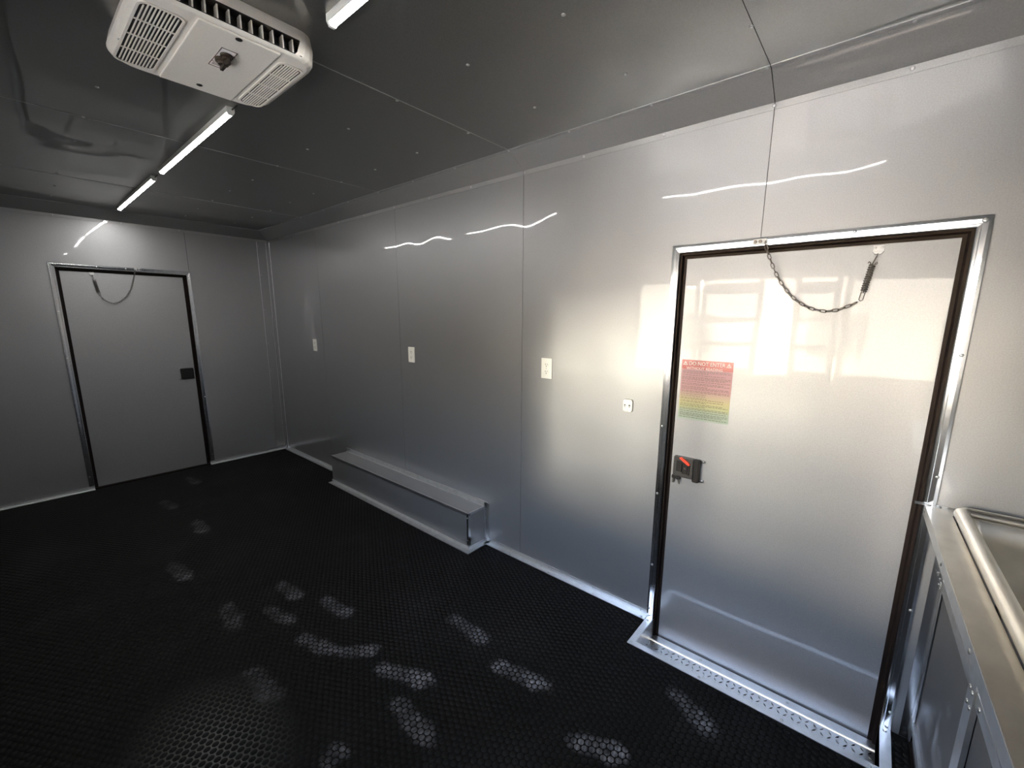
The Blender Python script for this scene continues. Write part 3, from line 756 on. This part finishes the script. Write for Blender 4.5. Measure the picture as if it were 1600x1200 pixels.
def flat_text(nm, txt, yc, zc, width, height):
    me = text_mesh(txt, 1.0)
    xs = [v.co.x for v in me.vertices]; ysv = [v.co.y for v in me.vertices]
    w, h = max(xs)-min(xs), max(ysv)-min(ysv); mx, my = (max(xs)+min(xs))/2, (max(ysv)+min(ysv))/2
    for v in me.vertices:
        a, b = (v.co.x-mx)*width/w, (v.co.y-my)*height/h
        v.co = (LX-.0011, yc-a, zc+b)
    return link(nm, me, WHT, st)
flat_text('heading', 'DO NOT ENTER', .550, 1.301, .150, .0165)
flat_text('heading', 'WITHOUT READING', .560, 1.2795, .150, .0115)
for yc in (.641, .461):
    bm = bmesh.new(); h = .010
    for P in ([(yc+h, 1.2925), (yc, 1.3105), (yc, 1.3065), (yc+h*.62, 1.2950)], [(yc, 1.3105), (yc-h, 1.2925), (yc-h*.62, 1.2950), (yc, 1.3065)], [(yc+h, 1.2925), (yc+h*.62, 1.2950), (yc-h*.62, 1.2950), (yc-h, 1.2925)], rect(yc-.0012, yc+.0012, 1.2975, 1.3035)):
        prism(bm, P, RW, -LX+.0007, -LX+.0011)
    done('warning_triangle', bm, WHT, st)
bm = bmesh.new(); z = 1.268; rl = random.Random(3)
while z > 1.056:
    y = SY1-.006
    end = SY0+.006 + rl.choice((0, 0, .02, .09))
    while y > end:
        w = rl.uniform(.005, .016); w = min(w, y-end)
        if w > .003: box(bm, LX-.0007, LX-.001, y-w, y, z-.0009, z+.0009)
        y -= w + .003
    z -= rl.choice((.0055, .0055, .0085))
done('fine_print', bm, INK, st, kind='stuff')

# ---- latches
lt = thing('door_latch', 'black door latch with a red lever on the near door', 'latch', (LX, .595, .82))
RL = lambda s, z, d: (LX - d, s, z)
bm = bmesh.new(); prism(bm, rrect(.560, .655, .772, .872, .010), RL, 0, .016); body = done('body', bm, BPL2, lt, bevel=.004)
bm = bmesh.new(); prism(bm, rrect(.536, .566, .764, .872, .008), RL, 0, .026); done('bolt_housing', bm, BPL, lt, bevel=.006)
bm = bmesh.new(); prism(bm, rect(.614, .640, .800, .850), RL, .016, .021); done('paddle', bm, BPL, lt, bevel=.002)
bm = bmesh.new(); prism(bm, rect(.588, .612, .792, .845), RL, .016, .020); done('paddle', bm, BPL, lt, bevel=.002)
bm = bmesh.new(); prism(bm, rect(.580, .586, .792, .842), RL, .016, .024); done('slide', bm, BPL, lt)
bm = bmesh.new(); prism(bm, [(.628, .866), (.618, .872), (.585, .852), (.576, .842), (.584, .836), (.600, .846)], RL, .016, .027); done('lever', bm, RED, lt, bevel=.002, label='red lever')
bm = bmesh.new(); prism(bm, circle(.600, .820, .005, 10), RL, .020, .0225); done('keyhole', bm, INK, lt)
for z in (.863, .772):
    bm = bmesh.new(); prism(bm, circle(.527, z, .0095, 14), RL, 0, .003); w = done('washer', bm, ZINC, lt)
    screw((LX-.003, .527, z), 'R', lt, .006)
for k, (y, a) in enumerate(((.648, 8), (.632, -14))):
    key = thing('key', ('dark key hanging below the near latch, the left of the two' if k == 0 else 'dark key hanging below the near latch, the right of the two'), 'key', (LX-.014, y, .772), 'keys hanging at the latch')
    c, s = math.cos(R(a)), math.sin(R(a))
    KF = lambda u, v, d, y=y, c=c, s=s: (LX-.010-d-.004*k, y + (u*c - v*s), .778 + (u*s + v*c))
    bm = bmesh.new(); prism(bm, rrect(-.010, .010, -.020, .0, .006), KF, 0, .0025); done('bow', bm, BPL, key)
    bm = bmesh.new(); prism(bm, [(-.004, -.018), (.004, -.018), (.004, -.030), (.0025, -.032), (.004, -.035), (.002, -.040), (0, -.043), (-.004, -.040)], KF, .0005, .002); done('blade', bm, DARKST, key)
lf = thing('door_latch', 'plain black door latch at the right edge of the far door', 'latch', (-.83, L+.03, .94))
FLt = lambda s, z, d: (s, L+.03-d, z)
bm = bmesh.new(); prism(bm, rrect(-.878, -.776, .884, .990, .010), FLt, 0, .022); done('body', bm, BPL, lf, bevel=.005)
bm = bmesh.new(); prism(bm, rect(-.84, -.80, .905, .96), FLt, .022, .027); done('paddle', bm, BPL, lf, bevel=.002)
bm = bmesh.new(); prism(bm, rect(-.868, -.852, .895, .98), FLt, .022, .030); done('bolt_housing', bm, BPL, lf, bevel=.002)
for z in (.985, .889):
    bm = bmesh.new(); prism(bm, circle(-.886, z, .008, 12), FLt, 0, .003); done('washer', bm, ZINC, lf)
    screw((-.886, L+.027, z), 'F', lf, .006)

# ---- door chains with a spring
def link_mesh():
    bm = bmesh.new(); a, b = .0105, .0048; P = []
    for cx, a0 in ((a-b, -90), (-(a-b), 90)):
        for i in range(5):
            t = R(a0 + 180*i/4); P.append((cx + b*math.cos(t), b*math.sin(t), 0))
    tube(bm, P, .0018, 5, closed=True); bmesh.ops.recalc_face_normals(bm, faces=bm.faces)
    me = bpy.data.meshes.new('link'); bm.to_mesh(me); bm.free(); me.materials.append(DARKST)
    for p in me.polygons: p.use_smooth = True
    return me
LINK = link_mesh()
def resample(P, step):
    P = [Vector(p) for p in P]; out = [P[0].copy()]; acc = 0
    for a, b in zip(P, P[1:]):
        d = (b-a).length; pos = 0
        while acc + (d-pos) >= step:
            pos += step-acc; acc = 0; out.append(a + (b-a)*(pos/d))
        acc += d-pos
    return out
def door_chain(label, loc, bracket, chain, loop, spring0, spring1, mount, nrm, sdir):
    """all points in world space; nrm = direction into the room, sdir = along the wall towards the spring"""
    t = thing('door_chain', label, 'chain', loc, 'door stop chains')
    nv, sv, zv = Vector(nrm), Vector(sdir), Vector((0, 0, 1))
    bp = Vector(bracket)
    fr = lambda s, z, d: tuple(bp + sv*s + zv*z + nv*d)
    bm = bmesh.new(); prism(bm, rrect(-.038, .010, -.010, .010, .004), fr, 0, .003); br = done('bracket', bm, ZINC, t, bevel=.0008)
    for s in (-.030, -.013):
        bm = bmesh.new(); prism(bm, circle(s, 0, .0068, 8), fr, .003, .007); prism(bm, circle(s, 0, .003, 6), fr, .007, .011); done('bolt', bm, DARKST, br)
    bm = bmesh.new(); tube(bm, [tuple(bp + nv*.003 + sv*.004), tuple(bp + nv*.012 + sv*.005), tuple(bp + nv*.014 + sv*.006 - zv*.012), tuple(bp + nv*.008 + sv*.008 - zv*.020), tuple(bp + nv*.004 + sv*.004 - zv*.016)], .002, 6); done('hook', bm, DARKST, br)
    pts = resample(chain, .0182)
    for i, (a, b) in enumerate(zip(pts, pts[1:])):
        d = (b-a).normalized(); roll = R(0 if i % 2 else 90)
        o = bpy.data.objects.new('link', LINK); COL.objects.link(o)
        q = d.to_track_quat('X', 'Z') @ Matrix.Rotation(roll + .4, 3, 'X').to_quaternion()
        M = Matrix.LocRotScale((a+b)/2, q, None)
        o.parent = t; o.matrix_parent_inverse = world_of(t).inverted(); o.matrix_basis = M
    s0, s1 = Vector(spring0), Vector(spring1); ax = (s1-s0).normalized(); sid = ax.cross(nv).normalized(); ln = (s1-s0).length
    bm = bmesh.new()
    H_ = []
    turns, k = 12, 10
    for i in range(turns*k+1):
        a = 2*math.pi*i/k; H_.append(s0 + ax*(ln*i/(turns*k)) + (sid*math.cos(a) + nv*math.sin(a))*.0085)
    tube(bm, H_, .0017, 5); done('spring', bm, DARKST, t, smooth=True)
    # two long wire loops through the coil, one from each end, hooked over the far end
    lp, mt = Vector(loop), Vector(mount)
    bm = bmesh.new()
    tube(bm, [s1 + sid*.013 + ax*.001, s1 + sid*.011 + ax*.008, s1 + sid*.006 + ax*.004, s1 + sid*.0052, s0 + sid*.0052, lp + sid*.0052, lp - ax*.004, lp - sid*.0052, s0 - sid*.0052, s1 - sid*.0052, s1 - sid*.006 + ax*.004, s1 - sid*.011 + ax*.008, s1 - sid*.013 + ax*.001], .0015, 5)
    done('wire_loop', bm, DARKST, t)
    bm = bmesh.new()
    tube(bm, [s0 + nv*.008 - ax*.002, s0 + nv*.0045 - ax*.004, s0 + nv*.003, s1 + nv*.003, mt + nv*.003 - zv*.002, mt + zv*.003, mt - nv*.003 - zv*.002, s1 - nv*.003, s0 - nv*.003, s0 - nv*.0045 - ax*.004], .0015, 5)
    done('wire_loop', bm, DARKST, t)
    # mount: rounded plate screwed to the leaf with a folded tongue
    mb = mt + zv*.012; base = mb - nv*((mb - LEAFP(mb)).dot(nv))
    fm = lambda s, z, d: tuple(base + sv*s + zv*z + nv*d)
    bm = bmesh.new(); prism(bm, [(-.015, .018), (.015, .018), (.015, -.004), (.008, -.013), (-.008, -.013), (-.015, -.004)], fm, 0, .003)
    prism(bm, [(-.015, -.004), (.015, -.004), (.008, -.013), (-.008, -.013)], fm, .003, .016)
    pm = done('mount_plate', bm, ZINC, t, bevel=.001)
    for s in (-.009, .009):
        p = fm(s, .010, .003); screw(p, nrm, t, .0038)
LEAFP = lambda p: Vector((LX, p.y, p.z))
door_chain('steel door chain with a dark coil spring hanging across the top of the near door', (LX-.02, .2, 1.75),
  (-.0066, .373, 1.786), [(-.016, .366, 1.770), (-.012, .350, 1.726), (-.006, .334, 1.687), (.003, .319, 1.655), (.008, .300, 1.625), (.010, .279, 1.595), (.010, .256, 1.571), (.010, .226, 1.548), (.010, .198, 1.533), (.010, .155, 1.524), (.010, .119, 1.530), (.011, .086, 1.546), (.012, .062, 1.561)],
  (.012, .061, 1.564), (.014, .057, 1.592), (.015, .044, 1.682), (.015, .034, 1.714), (-1, 0, 0), (0, -1, 0))
LEAFP = lambda p: Vector((p.x, L+.03, p.z))
fy = lambda x, z, d=0: (x, L+.012-d, z)
door_chain('steel door chain with a dark coil spring hanging across the top of the far door', (-1.24, L, 1.8),
  (-1.100, L-.0066, 1.884), [(-1.106, L-.016, 1.868), (-1.123, L-.006, 1.800), (-1.150, L+.004, 1.712), (-1.188, L+.008, 1.645), (-1.235, L+.01, 1.600), (-1.277, L+.01, 1.586), (-1.308, L+.01, 1.598), (-1.333, L+.01, 1.618), (-1.350, L+.012, 1.644)],
  fy(-1.351, 1.647), fy(-1.356, 1.676), fy(-1.371, 1.775), fy(-1.380, 1.815), (0, -1, 0), (-1, 0, 0))
